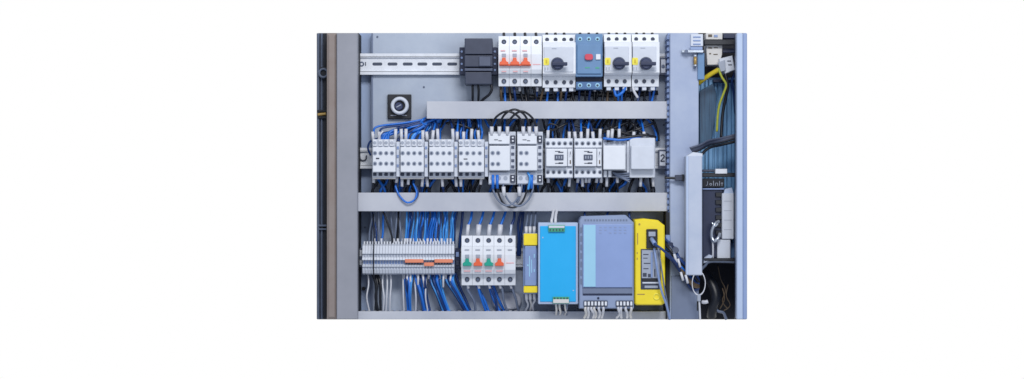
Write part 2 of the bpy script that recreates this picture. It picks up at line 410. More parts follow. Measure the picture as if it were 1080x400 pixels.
wire([(648, 94, 40), (650, 101, 44), (656, 98, 46), (660, 92.5, 42)], 1.5, 'wblue', 'bright blue wire looping under the first of the right-hand rotary switches', None)
wire([(667.5, 92, 46), (669, 97, 48), (672.5, 103, 44)], 1.4, 'wwhite', 'white wire slanting down between the two right-hand rotary switches', None)
# row of dark cable behind
for x0, x1, y in ((527, 606, 101), (606, 694, 99)):
    wire([(x0, y-1, 12), ((x0+x1)/2, y+1.5, 14), (x1, y-1, 12)], 2.6, 'wblack', 'thick black cable lying behind the wires under the top row, ' + ('left half' if x0 < 600 else 'right half'), None, name='cable', cat='cable')

# ================================================================= middle row
def contactor(x0, x1, label, mark=None, y0=146.5, y1=188):
    t = thing('contactor', label, 'contactor', (x0+x1)/2, y1, 8)
    MB().box(x0, y0+.6, x1, y1-.4, 8, 52, .0008).build('body', 'white2', t)
    MB().box(x0+.5, y0+8.8, x1-.6, y1-6.4, 50, 68, .0012, 2).build('front_block', 'white', t)
    w = (x1-x0)/4.2
    for i in range(4):
        x = x0 + 2.6 + i*w
        o = MB().box(x-2.1, y0+.6, x+2.1, y0+7.6, 50, 57, .0006).build('terminal_shroud', 'white', t)
        MB().cyl(x, y0+4.2, 1.7, 56.5, 57.8, 12).build('screw_hole', 'printg' if i % 2 else 'grey', o)
        MB().box(x-1.8, y1-5.6, x+1.8, y1-2.4, 50, 54, .0004).build('terminal', 'screwd', t)
        for yy in (y0+15.2, y0+26.2):
            o = MB().cyl(x+.2, yy, 2.25, 67, 68.4, 14).build('screw_hole', 'grey', t)
            MB().cyl(x+.2, yy, 1.25, 68, 69, 10).build('screw', 'screw', o)
    MB().box(x0+.3, y1-2.2, x1-.3, y1+1, 20, 50, .0006).build('lower_lip', 'off', t)
    MB().box(x1+.1, y0+3, x1+3.7, y1-1.5, 10, 60, .0006).build('side_latch', 'white2', t)
    for yy in (y0+8, y0+17, y0+27):
        MB().box(x1+.7, yy, x1+2.8, yy+3, 59, 61.2, .0003).build('latch_slot', 'slate', t)
    if mark: marks(t, [mark], 68.2)
    return t
contactor(392.6, 417.8, 'white contactor at the left end of the middle row, small black mark on its left', (396.5, 166.5, 400, 168))
contactor(421.8, 447.6, 'white contactor second from left in the middle row')
contactor(452.2, 479, 'white contactor third from left in the middle row')
contactor(483.4, 511.2, 'white contactor just left of the pair joined by black loops', (489, 167.3, 493, 168.4))

def tall_contactor(x0, x1, label):
    t = thing('contactor', label, 'contactor', (x0+x1)/2, 195, 8)
    MB().box(x0, 139, x1, 195, 8, 50, .0008).build('body', 'white2', t)
    MB().box(x0+.8, 154, x1-6, 180, 48, 72, .0012, 2).build('front_block', 'white', t)
    MB().box(x0+.3, 141, x1-6.4, 152, 48, 62, .0008).build('upper_terminals', 'white', t)
    MB().box(x0+.3, 182, x1-6.4, 194, 48, 60, .0008).build('lower_terminals', 'white2', t)
    for i in range(2):
        for yy in (161.5, 173): 
            o = MB().cyl(x0+4.4+i*5.8, yy, 2.3, 71, 72.5, 14).build('screw_hole', 'grey', t)
            MB().cyl(x0+4.4+i*5.8, yy, 1.3, 72, 73, 10).build('screw', 'screw', o)
    MB().box(x1-5.8, 155, x1-.4, 179, 48, 60, .0006).build('auxiliary_block', 'white2', t)
    for yy in (154, 161, 168, 174.5):
        MB().box(x1-4.8, yy, x1-1.6, yy+3, 59.5, 61.5, .0003).build('terminal', 'charcoal2', t)
    for yy in (143, 184.5):
        o = MB().box(x1-5.6, yy, x1-.8, yy+8, 48, 55, .0005).build('coil_terminal', 'charcoal', t)
        MB().box(x1-4.2, yy+1.4, x1-2.2, yy+3.2, 54.8, 56, .0002).build('terminal_screw', 'white', o)
        MB().box(x1-4.2, yy+4.8, x1-2.2, yy+6.6, 54.8, 56, .0002).build('terminal_screw', 'white', o)
    for i in range(3):
        MB().cyl(x0+4+i*7, 188, 2.2, 59, 60.6, 12).build('screw_hole', 'grey', t)
    b = marks(t, [(x0+6, 147.2, x0+10, 147.9), (x0+10.5, 148.2, x0+14, 148.9), (x0+6.4, 166.5, x0+8.4, 168)], 62.4)
    return t
tall_contactor(515.2, 544, 'taller white contactor under the black loops, left one of the joined pair')
tall_contactor(545.2, 572.6, 'taller white contactor under the black loops, right one of the joined pair')

def big_contactor(x0, x1, label, cx):
    t = thing('contactor', label, 'contactor', (x0+x1)/2, 188, 8)
    MB().box(x0, 146, x1, 188, 8, 54, .001).build('body', 'white2', t)
    MB().box(x0+.5, 146.5, x1-.5, 156, 53, 58, .0008).build('upper_terminals', 'white', t)
    MB().box(x0+.5, 176.5, x1-.5, 187.5, 53, 58, .0008).build('lower_terminals', 'white', t)
    MB().box(x0+1, 157, x1-6, 175.6, 52, 70, .0012, 2).build('front_block', 'white', t)
    MB().box(x1-5.6, 157, x1-.8, 175.6, 52, 64, .0008).build('side_block', 'white', t)
    w = (x1-x0-5)/4
    for i in range(5):
        x = x0+2.8+i*w
        for yy in (151.2, 181.5):
            o = MB().cyl(x, yy, 2.25, 57, 58.6, 14).build('screw_hole', 'grey', t)
            MB().cyl(x, yy+.3, 1.4, 58, 59.2, 10).build('screw', 'screwd', o)
    o = MB().box(cx-4.8, 163.2, cx+4.6, 169, 69.5, 71.5, .0004).build('window', 'charcoal2', t)
    for i in range(3): MB().box(cx-3.4+i*2.6, 164.6, cx-2+i*2.6, 167.6, 71.2, 72.4, .0002).build('window_tab', 'grey', o)
    marks(t, [(cx-4.4, 159.4, cx+1, 160.1), (cx-1, 160.2, cx+4.4, 161.3), (cx-4.4, 172, cx+1, 172.7), (cx-.6, 171.4, cx+4.2, 172.9), (x1-3.2, 160, x1-2.4, 163)], 70.3)
    marks(t, [(x1-3.4, 169, x1-2.2, 173)], 64.3, 'wbrown', 'brown_mark')
    return t
big_contactor(575, 604.3, 'white contactor with dark window just right of the looped pair', 589.8)
big_contactor(605.4, 635.2, 'white contactor with dark window next to the blank relay', 620.5)
t = thing('relay', 'blank faced white relay with a bare slot of black wires below it', 'relay', 648, 187, 8)
MB().box(636, 147.5, 661, 187, 8, 46, .0008).build('body', 'white2', t)
MB().box(636.4, 154, 659.6, 179, 44, 70, .0012, 2).build('blank_cover', 'white', t)
for i in range(4): MB().cyl(639.5+i*5.8, 150.6, 1.9, 45, 47.5, 12).build('screw_hole', 'grey', t)
MB().box(637, 180, 640, 187, 45, 54, .0005).build('terminal', 'white', t); MB().box(641.6, 180, 644.4, 187, 45, 54, .0005).build('terminal', 'white', t)
MB().box(645.5, 180.2, 661, 186.4, 44, 47, .0004).build('terminal_recess', 'screwd', t)
t = thing('relay', 'blank pale relay with screws above and below at the right end of the middle row', 'relay', 677, 187, 8)
MB().box(664, 145.5, 691, 187.6, 8, 54, .001).build('body', 'white2', t)
MB().box(665.6, 153.6, 690.2, 178.6, 48, 69, .0012, 2).build('blank_cover', 'white2', t)
for i in range(4):
    for yy in (150.5, 181.8):
        o = MB().cyl(669.6+i*5.9, yy, 2.2, 49, 51.2, 12).build('screw_hole', 'grey', t)
        MB().poly([(668+i*5.9, yy-1), (671.2+i*5.9, yy-1), (669.6+i*5.9, yy+1.8)], 51, 52, 0).build('screw_mark', 'screwd', o)
for x in (635.2, 662.4):
    o = None
MB().box(661.2, 149, 663.8, 184, 8, 52, .0006).build('side_latch', 'white2', t)

# wires of the middle row : white marked ends above and below
up = [393.5, 400, 417, 423.5, 428, 446, 450.5, 456, 462, 478, 482, 489, 497, 505,
      577.5, 600.5, 607, 613, 619.5, 626, 632.5, 641, 645, 653, 668, 680]
for x in up:
    dx = J(2.2); top = random.choice([136, 137.5, 139])
    m_ = random.choice(['wblue', 'wnavy', 'wblack'] if x > 452 else ['wblue', 'wblue2', 'wnavy'])
    wire([(x, 149, 42), (x+dx*.5, top+1, 42), (x+dx*2, 128, 30), (x+dx*3, 124, 20)] if x > 452 else [(x, 149, 42), (x+.5, top+1.5, 42), (x+5, 133.5+J(1.5), 36), ((x+454)/2+4, 130.5+J(1.5), 32), (455+J(3), 124, 24)], 1.1, m_, 'thin wire with a white sleeve entering a middle-row contactor from above', 'sleeved wires above the middle row',
         [((x, 148.5, 42), (x+dx*.5, top, 42.4), 1.75, 'wwhite', 'wire_sleeve')])
dn = [394, 419, 424, 431, 446, 450, 466, 480.5, 486, 508, 578, 601, 610, 614, 618, 622, 630, 634, 640, 651, 676, 688.5]
for x in dn:
    dx = J(3); bot = random.choice([193, 195, 197])
    m_ = random.choice(['wblack', 'wnavy', 'wblack'])
    wire([(x, 186, 40), (x+dx*.4, bot, 40), (x+dx*.8, 199, 36), (x+dx, 204.5, 24)], 1.1, m_, 'thin dark wire with a white sleeve leaving a middle-row contactor downward', 'sleeved wires below the middle row',
         [((x, 186.5, 40), (x+dx*.4, bot, 40.4), 1.6, 'wwhite', 'wire_sleeve')])
# dark tangle of thin wires behind the sleeved ones
bk = MB(); bn = MB()
for i in range(66):
    x = 396 + i*4.45 + J(2); dx = J(11)
    (bn if i % 3 == 0 else bk).ptube([(x, 186, 12+J(4)), (x+dx*.4, 192+J(2), 18+J(6)), (x+dx, 199, 16+J(6)), (x+dx*1.2, 205, 14)], 1.5, n=6, sub=4)
for i in range(60):
    x = 466 + i*3.75 + J(2); dx = J(14)
    (bn if i % 3 == 0 else bk).ptube([(x, 124, 12), (x+dx*.5, 131+J(3), 16+J(6)), (x+dx, 140+J(2), 14+J(6)), (x+dx*1.1, 149, 12)], 1.2, n=6, sub=4)
o = tag(bk.build('wire_tangle', 'wblack'), 'dense tangle of dark wires above and below the middle row of contactors', 'wires'); o['kind'] = 'stuff'
me = bn.build('tmp', 'wblue', o); me.name = 'blue_strands'
for (a, b_) in (((566, 140), (602, 128)), ((628, 143), (664, 128)), ((648, 144), (690, 130)), ((640, 132), (676, 143)), ((470, 130), (508, 142)), ((664, 128), (692, 145)), ((600, 131), (640, 138))):
    wire([(a[0], a[1], 30), ((a[0]+b_[0])/2, (a[1]+b_[1])/2+J(4), 34), (b_[0], b_[1], 28)], 1.3, 'wblack', 'black wire running slantwise across the gap above the middle row', 'slanting black wires above the middle row')
wire([(575, 136, 38), (580, 131, 40), (587, 132.5, 40), (587.5, 136, 40), (581, 137.5, 38), (577, 134, 38)], .9, 'wblack', 'small black wire loop above the contactor right of the looped pair', None)
for i, (a, b_, c_) in enumerate((((640, 149), (661, 145), (684, 142)), ((636, 146), (655, 147.5), (676, 144)))):
    wire([(a[0], a[1], 52), (b_[0], b_[1], 54), (c_[0], c_[1], 50)], 1.4, 'wblue' if i else 'wblack', ('blue' if i else 'black') + ' wire lying across the top of the two blank relays', None)
for i in range(5):
    wire([(646+i, 182+i*.9, 50), (652+i*2, 183.5+i*1.6, 53), (664, 182.6+i*2.4, 52)], .8, random.choice(['wblack', 'wgrey']), 'thin wire crossing in front of the slot under the blank relay', 'wires under the blank relay')
# blue bundle upper left of the middle row
for i in range(15):
    y = 126 + i*.9
    x1 = 452 + (i % 6)*3
    x0 = 398 + i*3.6 + J(4)
    wire([(x1+J(2), 124.5, 22+J(6)), (x1-6+J(2), 129+J(2), 28+J(5)), ((x0+x1)/2+J(4), 135.5+J(3), 30+J(6)), (x0+4, 141+J(2.5), 34), (x0, 149, 36)], 1.55, random.choice(['wblue', 'wblue2', 'wnavy', 'wblue']), 'blue wire fanning left from the upper duct over the first contactors', 'blue wires fanning over the first contactors')
for i in range(5):
    x = 487 + i*5
    wire([(x+J(3), 124, 26), (x+J(4), 133, 30+J(4)), (x+3*J(1), 140, 34), (x, 149, 34)], 1.2, 'wblue', 'blue wire dropping onto the contactor left of the looped pair', 'blue wires left of the looped pair')
wire([(391, 164, 30), (388, 156, 34), (391, 149, 36), (399, 146.5, 38), (402, 150, 40)], 1.0, 'wnavy', 'dark blue wire curving round the upper left corner of the leftmost contactor', None)
wire([(399, 149, 44), (401, 142, 48), (404, 138.5, 46)], .9, 'wwhite', 'short white wire sticking up above the leftmost contactor', None)
# hanging blue loop over the lower duct
wire([(417, 196, 46), (421, 206, 50), (429, 213.6, 52), (437, 211, 52), (439.5, 203, 50), (436, 194, 44)], 1.0, 'wblue', 'blue wire loop hanging in front of the duct below the second contactor', None)
wire([(436, 194, 44), (440, 199, 48), (441, 206, 50), (437, 211.6, 52.8)], .7, 'wnavy', 'dark blue wire following the hanging blue loop on its right', None)

# black loops above and below the tall pair
for i, (a, b_, yt) in enumerate(((518.5, 552, 117.5), (526.5, 558.5, 115.6), (535, 565.5, 117.5))):
    mx = (a+b_)/2
    nm = ('left', 'middle', 'right')[i]
    wire([(a, 140, 60), (a+.6, 131, 62), (a+6, yt+5, 66), (mx, yt, 68), (b_-6, yt+5, 66), (b_-.6, 131, 62), (b_, 140, 60)], 1.15, 'wblack',
         'black wire loop arching above the tall contactor pair, %s one of three' % nm, None,
         [((a, 143, 60), (a+.2, 133.5, 61.4), 2.0, 'wwhite', 'wire_sleeve'), ((b_, 143, 60), (b_-.2, 133.5, 61.4), 2.0, 'wwhite', 'wire_sleeve')])
for i, (a, b_, yt) in enumerate(((520, 550, 217), (524.5, 556, 219), (531, 562, 217.5))):
    mx = (a+b_)/2
    nm = ('left', 'middle', 'right')[i]
    wire([(a, 192, 58), (a+.3, 201, 60), (a+6, yt-5, 60), (mx, yt, 62), (b_-6, yt-5, 60), (b_-.3, 201, 60), (b_, 192, 58)], 1.0, ('wgrey', 'wblack', 'wgrey')[i],
         'dark wire loop hanging below the tall contactor pair, %s one of three' % nm, None,
         [((a, 184.5, 62.5), (a, 199, 62), 1.5, 'wblue', 'blue_sleeve')] if i < 2 else [((b_-1, 184.5, 62.5), (b_-1.5, 199, 62), 1.5, 'wblue', 'blue_sleeve'), ((a, 197, 62), (a+.6, 207, 62), 2.0, 'wwhite', 'wire_sleeve')])
wire([(547.5, 190, 58), (548, 208, 60), (545, 214, 58)], 1.0, 'wgrey', 'grey wire with a fat white sleeve hanging below the right tall contactor', None, [((547.5, 197, 60.4), (548, 207, 60.6), 2.0, 'wwhite', 'wire_sleeve')])
wire([(556.5, 182, 62), (559, 188, 64), (557, 200, 60)], 1.3, 'wblue2', 'bright blue wire curving over the lower terminals of the right tall contactor', None)

# ================================================================= lowest row: terminals
proto = thing('terminal_block', 'slim pale grey screw terminal in the packed strip at lower left', 'terminal block', 384.5, 289, 8, 'slim terminals packed side by side at lower left')
k = MB(); k.xprism(383, 385.75, [(257.5, 8), (257.5, 34), (259, 40), (266.5, 46), (267.5, 46), (267.8, 43), (271, 43), (271.3, 47), (273.4, 48), (274, 48), (274.2, 40), (279.4, 40), (279.6, 45), (281, 45), (281.2, 42), (284, 42), (284.3, 44), (288, 41), (289.5, 34), (289.5, 8)])
body = k.build('body', 'white2', proto)
MB().box(383.5, 268.2, 385.2, 270.6, 42, 43.6, 0).build('wire_entry', 'grey', proto)
MB().box(383.5, 281.3, 385.2, 283.8, 41, 42.6, 0).build('wire_entry', 'grey', proto)
MB().box(383.3, 275, 385.4, 278.6, 39, 40.6, 0).build('marker_slot', 'slate', proto)
MB().box(383.6, 254.8, 385.1, 257.8, 14, 31, .0002).build('release_lever', 'white', proto)
step = 3.02 * S * (D-.03)/D
for i in range(1, 32):
    c = proto.copy(); C.objects.link(c); c.location = proto.location + Vector((step*i, 0, 0))
    for ch in list(proto.children):
        q = ch.copy(); C.objects.link(q); q.parent = c
def jumper(x0, x1, y0, y1, label):
    t = thing('jumper_bar', label, 'jumper', (x0+x1)/2, y1, 40)
    MB().box(x0, y0, x1, y1, 40.6, 48.5, .0005).build('bar', 'orange2', t)
    n = max(2, int((x1-x0)/3.02))
    for i in range(n): MB().box(x0+.9+i*3.02, y1+.1, x0+2.2+i*3.02, y1+1.5, 40.5, 43, 0).build('prong', 'screwd', t)
jumper(427, 446.6, 273.4, 277.3, 'orange jumper bar on the terminal strip, left of the lower orange one')
jumper(447.2, 457.6, 277, 280.8, 'short orange jumper bar sitting lower than its neighbours on the terminal strip')
jumper(458.2, 477.5, 273.4, 277.3, 'orange jumper bar at the right end of the terminal strip')
wire([(394, 226, 30), (394.3, 250, 52), (394, 270, 52), (394.2, 290, 48), (396, 300, 34)], .65, 'wblack', 'thin black wire crossing straight down over the front of the terminal strip', None)
t = thing('end_bracket', 'dark bracket closing the right end of the terminal strip', 'bracket', 482.5, 284, 8)
MB().box(480, 262, 485, 284, 4, 26, .0005).build('body', 'navy', t); MB().box(480.8, 266, 484, 271, 26, 28, .0003).build('latch', 'slate', t)
MB().box(480.8, 275, 484, 280, 26, 28, .0003).build('latch', 'charcoal', t)

# blue wires above the terminals
for i in range(52):
    x = 388 + i*1.75 + J(.8); dense = x > 425
    if not dense and random.random() < .45: continue
    lean = random.uniform(-1, 6) if dense else J(3)
    m_ = random.choice(['wblue', 'wblue2', 'wblue', 'wblue2', 'wnavy']) if dense else random.choice(['wnavy', 'wblack', 'wblue', 'wgrey'])
    wire([(x+lean, 222, 22+J(6)), (x+lean*.8+J(1.5), 232, 26+J(8)), (x+lean*.3+J(1), 244, 26+J(6)), (x, 258, 24)], .95+J(.2), m_, 
         'blue wire dropping from the duct into the top of the terminal strip' if 'blue' in m_ or m_ == 'wnavy' else 'dark wire dropping from the duct into the left of the terminal strip',
         'blue wires above the terminal strip' if 'blue' in m_ or m_ == 'wnavy' else 'dark wires above the terminal strip',
         [((x+.1, 251.5, 25.5), (x, 257.5, 25), 1.3, 'wwhite', 'ferrule')] if i % 2 == 0 else ())
wire([(404, 223, 34), (409, 236, 36), (413, 248, 34), (414, 256, 30)], 1.0, 'wblack', 'black wire slanting right above the left half of the terminal strip', None)
# below the terminals
for x in (388, 404, 408, 412, 425, 437.5, 450):
    wire([(x, 288, 22), (x+J(.8), 300, 28), (x+J(1.6), 314, 28), (x+J(2), 329, 20)], .9, 'wwhite', 'white wire hanging from the terminal strip down to the bottom duct', 'white wires below the terminal strip')
for x in (393, 396, 398.5):
    wire([(x, 289, 24), (x+3+J(2), 300, 30), (x+1+J(3), 314, 26), (x+3, 329, 20)], 1.4, 'wblack', 'black wire twisting down below the left end of the terminal strip', 'black wires below the terminal strip')
for i in range(26):
    x = 427 + i*2.05 + J(.6); d2 = 4 + (x-425)*.42 + J(3)
    cc = min((429, 443, 459, 476), key=lambda c: abs(c-x)); pull = (cc-x)*.5; d2 = 2+(cc-429)*.34+J(1.2)
    wire([(x, 288, 22), (x+pull*.5, 297, 30+J(5)), (x+pull+d2*.45, 312, 28+J(8)), (x+pull*1.1+d2, 330, 20)], 1.25+J(.15), random.choice(['wblue', 'wblue', 'wblue2', 'wnavy']), 'blue wire slanting down to the right below the terminal strip', 'blue wires below the terminal strip',
         [((x, 287.5, 25), (x+.1, 294.5, 27), 1.4, 'wwhite', 'ferrule')] if i % 3 == 0 else ())
for x in (430, 433, 441, 446, 468, 476):
    wire([(x, 289, 30), (x+J(1), 295, 34), (x+J(2), 303, 28)], 1.1, 'wwhite', 'short white wire tail just below the terminal strip', 'short white tails below the terminal strip')
t = thing('screw', 'lone dark screw in the plate at far left below the terminal strip', 'screw', 383.5, 306)
MB().cyl(383.5, 304.6, 2.0, -14, -9, 14, bev=.0003).build('head', 'black', t)

# ================================================================= lower breaker
t, xs, ya, yb = breaker(487, 543.8, 248.5, 300.5, 5, 'white five-module circuit breaker with green and orange toggles in the lowest row', ['green', 'orange', 'green', 'orange'], 277)
marks(t, [(x-3.4, 285.4, x+3.4, 286.6) for x in xs[:4]], 60.3, 'printr', 'pink_print')
marks(t, [(x-2.6, 263, x+2.2, 264) for x in xs], 60.3, 'printg')
marks(t, [(534, 277, 542, 278)], 60.3, 'printr', 'pink_print')
for i, x in enumerate(xs):
    wire([(x+6+J(2), 222, 24), (x+4, 231, 32), (x+.8, 240, 38), (x, 251, 38)], 1.35, 'wblue' if i < 4 else 'wnavy', 'blue wire entering the top of the green and orange breaker', 'blue wires above the green and orange breaker',
         [((x+1.2, 237, 38), (x, 249, 39), (2.0, 2.8, 2.2, 2.8, 1.4)[i], 'wwhite' if i != 4 else 'clear', 'wire_sleeve')])
    wire([(x, 299, 36), (x+2+J(2), 306, 36), (x+6+J(2), 318, 30), (x+9, 330, 20)], 1.3, ('wgrey', 'wblue', 'wnavy', 'wgrey', 'wgrey')[i], 'wire slanting right below the green and orange breaker', 'wires below the green and orange breaker',
         [((x, 299, 37), (x+1.4, 304.5, 37.4), 1.5, 'wwhite', 'ferrule')])
for x in (475, 480, 499, 511, 516):
    wire([(x, 290+J(3), 14), (x+5, 303, 16), (x+10+J(2), 316, 18), (x+17, 330, 16)], 1.4, random.choice(['wblue', 'wnavy', 'wblue']), 'dark blue wire slanting behind the lower breaker to the bottom duct', 'dark blue wires behind the lower breaker')
for x in (480, 486, 548, 550):
    wire([(x+2, 222, 14), (x+J(2), 236, 16), (x-1, 252, 14), (x-2, 270, 10)], 1.4, 'wnavy', 'dark blue wire running down beside the lower breaker', 'dark blue wires beside the lower breaker')
t = tag(MB().rbox(519, 308.5, 550, 326.5, 2, 8, 8.8, 8, .0015).build('oval_plate', 'duct'), 'pale oval plate on the mounting plate below the lower breaker', 'cover plate')  # pale rounded oval, slightly raised

# ================================================================= safety relay (yellow / slate)
t = thing('safety_relay', 'narrow slate blue relay with yellow terminals above and below', 'relay', 560, 321, 8)
MB().box(551.8, 246, 567, 310, 8, 66, .001).build('body', 'slate', t)
MB().box(553.6, 259.5, 565.6, 301.5, 65, 72, .001, 2).build('front_cover', 'slate', t)
MB().box(552.2, 246.5, 566.8, 259, 66, 74, .001).build('yellow_terminal', 'yellow', t)
MB().box(552.2, 302, 566.8, 309, 66, 74, .001).build('yellow_terminal', 'yellow', t)
marks(t, [(558, 270, 559, 292), (560.2, 274, 561, 288), (563, 268, 564, 272), (556, 279, 557.4, 281), (563, 284, 564, 287)], 72.3, 'cyanlt')
for i, x in enumerate((555, 559, 563.4)):
    wire([(x, 247, 60), (x+J(.6), 240, 58), (x+1, 232, 44), (x+2, 222, 28)], 1.1, 'wgrey', 'grey wire plugged into the top of the narrow yellow and slate relay', 'wires on top of the yellow and slate relay', [((x, 247, 60), (x, 239, 59), 1.7, 'wwhite', 'wire_sleeve')])
    wire([(x, 308, 60), (x+J(1), 316, 56), (x+J(2), 322, 44), (x+J(2), 330, 30)], 1.1, ('wwhite', 'off', 'wwhite')[i], 'white wire hanging from the bottom of the yellow and slate relay', 'wires under the yellow and slate relay', [((x, 308, 61), (x+.3, 316, 59), 1.6, 'wwhite', 'wire_sleeve')])

# ================================================================= cyan module
t = thing('interface_module', 'flat bright cyan module with small green connectors at top and bottom', 'module', 589, 321, 8)
MB().box(567.6, 235, 610, 321, 8, 82, .0012).build('body', 'edge', t)
MB().box(569.6, 238.6, 607.4, 318.4, 81.5, 84, .0006).build('cyan_cover', 'cyan', t)
marks(t, [(572, 250, 573, 251.4), (604, 306, 605.4, 307)], 84.2, 'edge', 'faint_print')
for (a, b_, y0, y1) in ((578.4, 595.8, 237.6, 244.6), (583, 600.4, 313.2, 320.4)):
    o = MB().box(a, y0, b_, y1, 80, 88, .0005).build('green_connector', 'tgreen', t)
    MB().box(a+.4, y0+.6 if y0 < 300 else y0+2.6, b_-.4, y0+3 if y0 < 300 else y1-.6, 87.5, 89, .0003).build('connector_face', 'white2' if y0 < 300 else 'off', o)
    for i in range(5): MB().box(a+1.2+i*3.3, y0+4.2 if y0 < 300 else y0+.8, a+2.8+i*3.3, y0+5.8 if y0 < 300 else y0+2.2, 87.6, 88.8, 0).build('clamp_opening', 'print', o)
for x, yy in ((582, 229), (585.5, 228)):
    wire([(x, 239, 78), (x+J(.5), 233, 80), (x+.6, yy, 70), (x+2, 221, 40)], 1.5, 'wwhite', 'white wire plugged into the top connector of the cyan module', 'white wires above the cyan module')
for x in (586, 590, 595.5, 598):
    wire([(x, 319, 78), (x+J(1), 325, 76), (x+J(1.5), 329, 60), (x, 333, 40)], 1.1, random.choice(['wwhite', 'off', 'wgrey']), 'pale wire hanging from the bottom connector of the cyan module', 'pale wires under the cyan module')

# ================================================================= power supply
t = thing('power_supply', 'large blue grey power supply with a pale cyan stripe, right of the cyan module', 'power supply', 640, 327, 8)
MB().poly([(611, 233), (613.5, 228.4), (660, 227), (668.5, 235), (668.5, 325.6), (611, 325.6)], 8, 92, .0015).build('housing', 'psu2', t)
MB().box(614.6, 236.6, 667, 303.4, 91, 96, .0008, 2).build('front_panel', 'psu', t)
MB().box(615.6, 237.4, 628.2, 302.6, 95.8, 96.9, .0002).build('pale_stripe', 'cyanlt', t)
MB().box(614.6, 303.8, 667, 310, 90, 94, .0006).build('lower_band', 'psud', t)
MB().box(614.6, 310.2, 667, 311.8, 90, 92.6, .0002).build('dark_line', 'navy', t)  # dark line below the lower band
for i in range(15):
    MB().box(616.5+i*3.1, 231.4, 618.3+i*3.1, 233.4, 91.6, 92.5, 0).build('vent', 'psud', t)
marks(t, [(632+ (i%6)*5.2, 239.4+(i//6)*3.0, 634.6+(i%6)*5.2, 240.2+(i//6)*3.0) for i in range(18) if i not in (8, 13)], 96.3, 'psu2', 'faint_print')
k = MB()
for i in range(7): k.box(612+i*.01, 240+i*9, 613.8, 246+i*9, 91.5, 92.6, 0)
k.build('side_vents', 'psud', t)
MB().cyl(631, 314.6, 1.2, 91.5, 93, 12).build('adjuster', 'navy', t)
for (a, n) in ((615.6, 7), (649.6, 5)):
    o = MB().box(a, 317.2, a+n*3.6, 323.4, 91.4, 95, .0004).build('terminal_strip', 'charcoal', t)
    for i in range(n):
        MB().box(a+.7+i*3.6, 318.2, a+2.9+i*3.6, 322.4, 94.8, 96.4, .0003).build('terminal_screw', 'white', o)
for x in (618, 621, 624.5, 627.5, 632, 636, 652, 655, 660.5, 665):
    wire([(x, 322, 90), (x+J(1), 326, 92), (x+1+J(1.4), 331, 84), (x+J(2), 335, 60)], 1.35, random.choice(['wwhite', 'wwhite', 'off']), 'short white wire hanging from the power supply terminals over the bottom duct', 'white wires under the power supply')
for x in (617, 640, 664):
    wire([(x+J(3), 222, 30), (x, 229, 40), (x+4, 236, 34)], 1.2, 'wnavy', 'dark wire tucked behind the top of the power supply', 'dark wires behind the power supply')

# ================================================================= yellow module
t = thing('safety_module', 'bright yellow upright module with a grey label panel and black socket', 'module', 686, 323, 8)
MB().poly([(669.4, 232), (680, 230.8), (694, 232.4), (701, 238), (701.6, 300), (701, 320), (698, 322), (671, 322), (669.4, 320)], 8, 88, .002).build('housing', 'yellow', t)
o = MB().box(681.8, 241.8, 693.6, 262.2, 86, 92, .0008).build('socket', 'black', t)
MB().box(684, 244.5, 691.4, 249.5, 91.6, 93.4, .0004).build('socket_pins', 'grey', o)
MB().box(675.8, 262.8, 696.8, 305.4, 86, 89.5, .0006).build('panel_frame', 'charcoal', t)
p = MB().box(676.8, 264, 696, 293.8, 89, 91.4, .0006).build('label_panel', 'grey', t)
MB().box(677.6, 297.6, 695.6, 299.2, 89, 91, .0002).build('indicator_strip', 'white2', t)
MB().box(679.8, 301.4, 694, 304, 89, 91.4, .0003).build('indicator_strip', 'grey', t)
marks(t, [(678.4, 268, 684, 269), (678.4, 272, 683, 272.8), (679, 277.4, 686, 278.4), (678.6, 283, 684, 284), (678, 288, 682, 292), (683.4, 289, 687, 292.6), (690, 284, 691.2, 292)], 91.5)
MB().box(686.4, 266, 688.4, 293, 91.2, 92.4, .0003).build('cable_guide', 'slate', t)
MB().box(677.4, 293.9, 695.4, 296.4, 89, 91.8, .0003).build('dark_slot', 'black', t)
marks(t, [(672, 246, 673, 258), (671.6, 266, 672.6, 268), (671.6, 272, 672.6, 274), (672, 310, 680, 311)], 88.2, 'brass', 'ochre_print')
MB().ring(692.5, 313, 2.2, 3.6, 87.6, 89.2, 18).build('round_mark', 'ylabel', t)
MB().cyl(674.4, 236.6, 1.0, 87.6, 89, 10).build('screw', 'brass', t)
# plug + cable out of the socket
o = tag(MB().ptube([(688, 254, 96), (691, 258, 106), (697, 262, 112), (704, 268, 108), (711, 275, 96), (717, 283, 84), (724, 292, 76)], 1.3).build('cable', 'wnavy'), 'dark blue cable leaving the black socket of the yellow module to the right', 'cable')
MB().ptube([(687, 252, 94), (690.8, 257.5, 104)], 2.2, sub=1).build('plug', 'slate', o)
o = tag(MB().ptube([(690, 262, 96), (692, 276, 102), (694.5, 292, 102), (698, 308, 100), (703, 322, 96), (706.5, 337, 88)], 1.2).build('cable', 'slate'), 'slate coloured cable hanging down in front of the yellow module', 'cable')
o = tag(MB().ptube([(694, 262, 92), (696.5, 276, 98), (699, 292, 98), (701.5, 308, 94), (704, 322, 90), (705, 337, 84)], .8).build('cable', 'wgrey'), 'thin grey cable hanging beside the slate cable at the yellow module', 'cable')

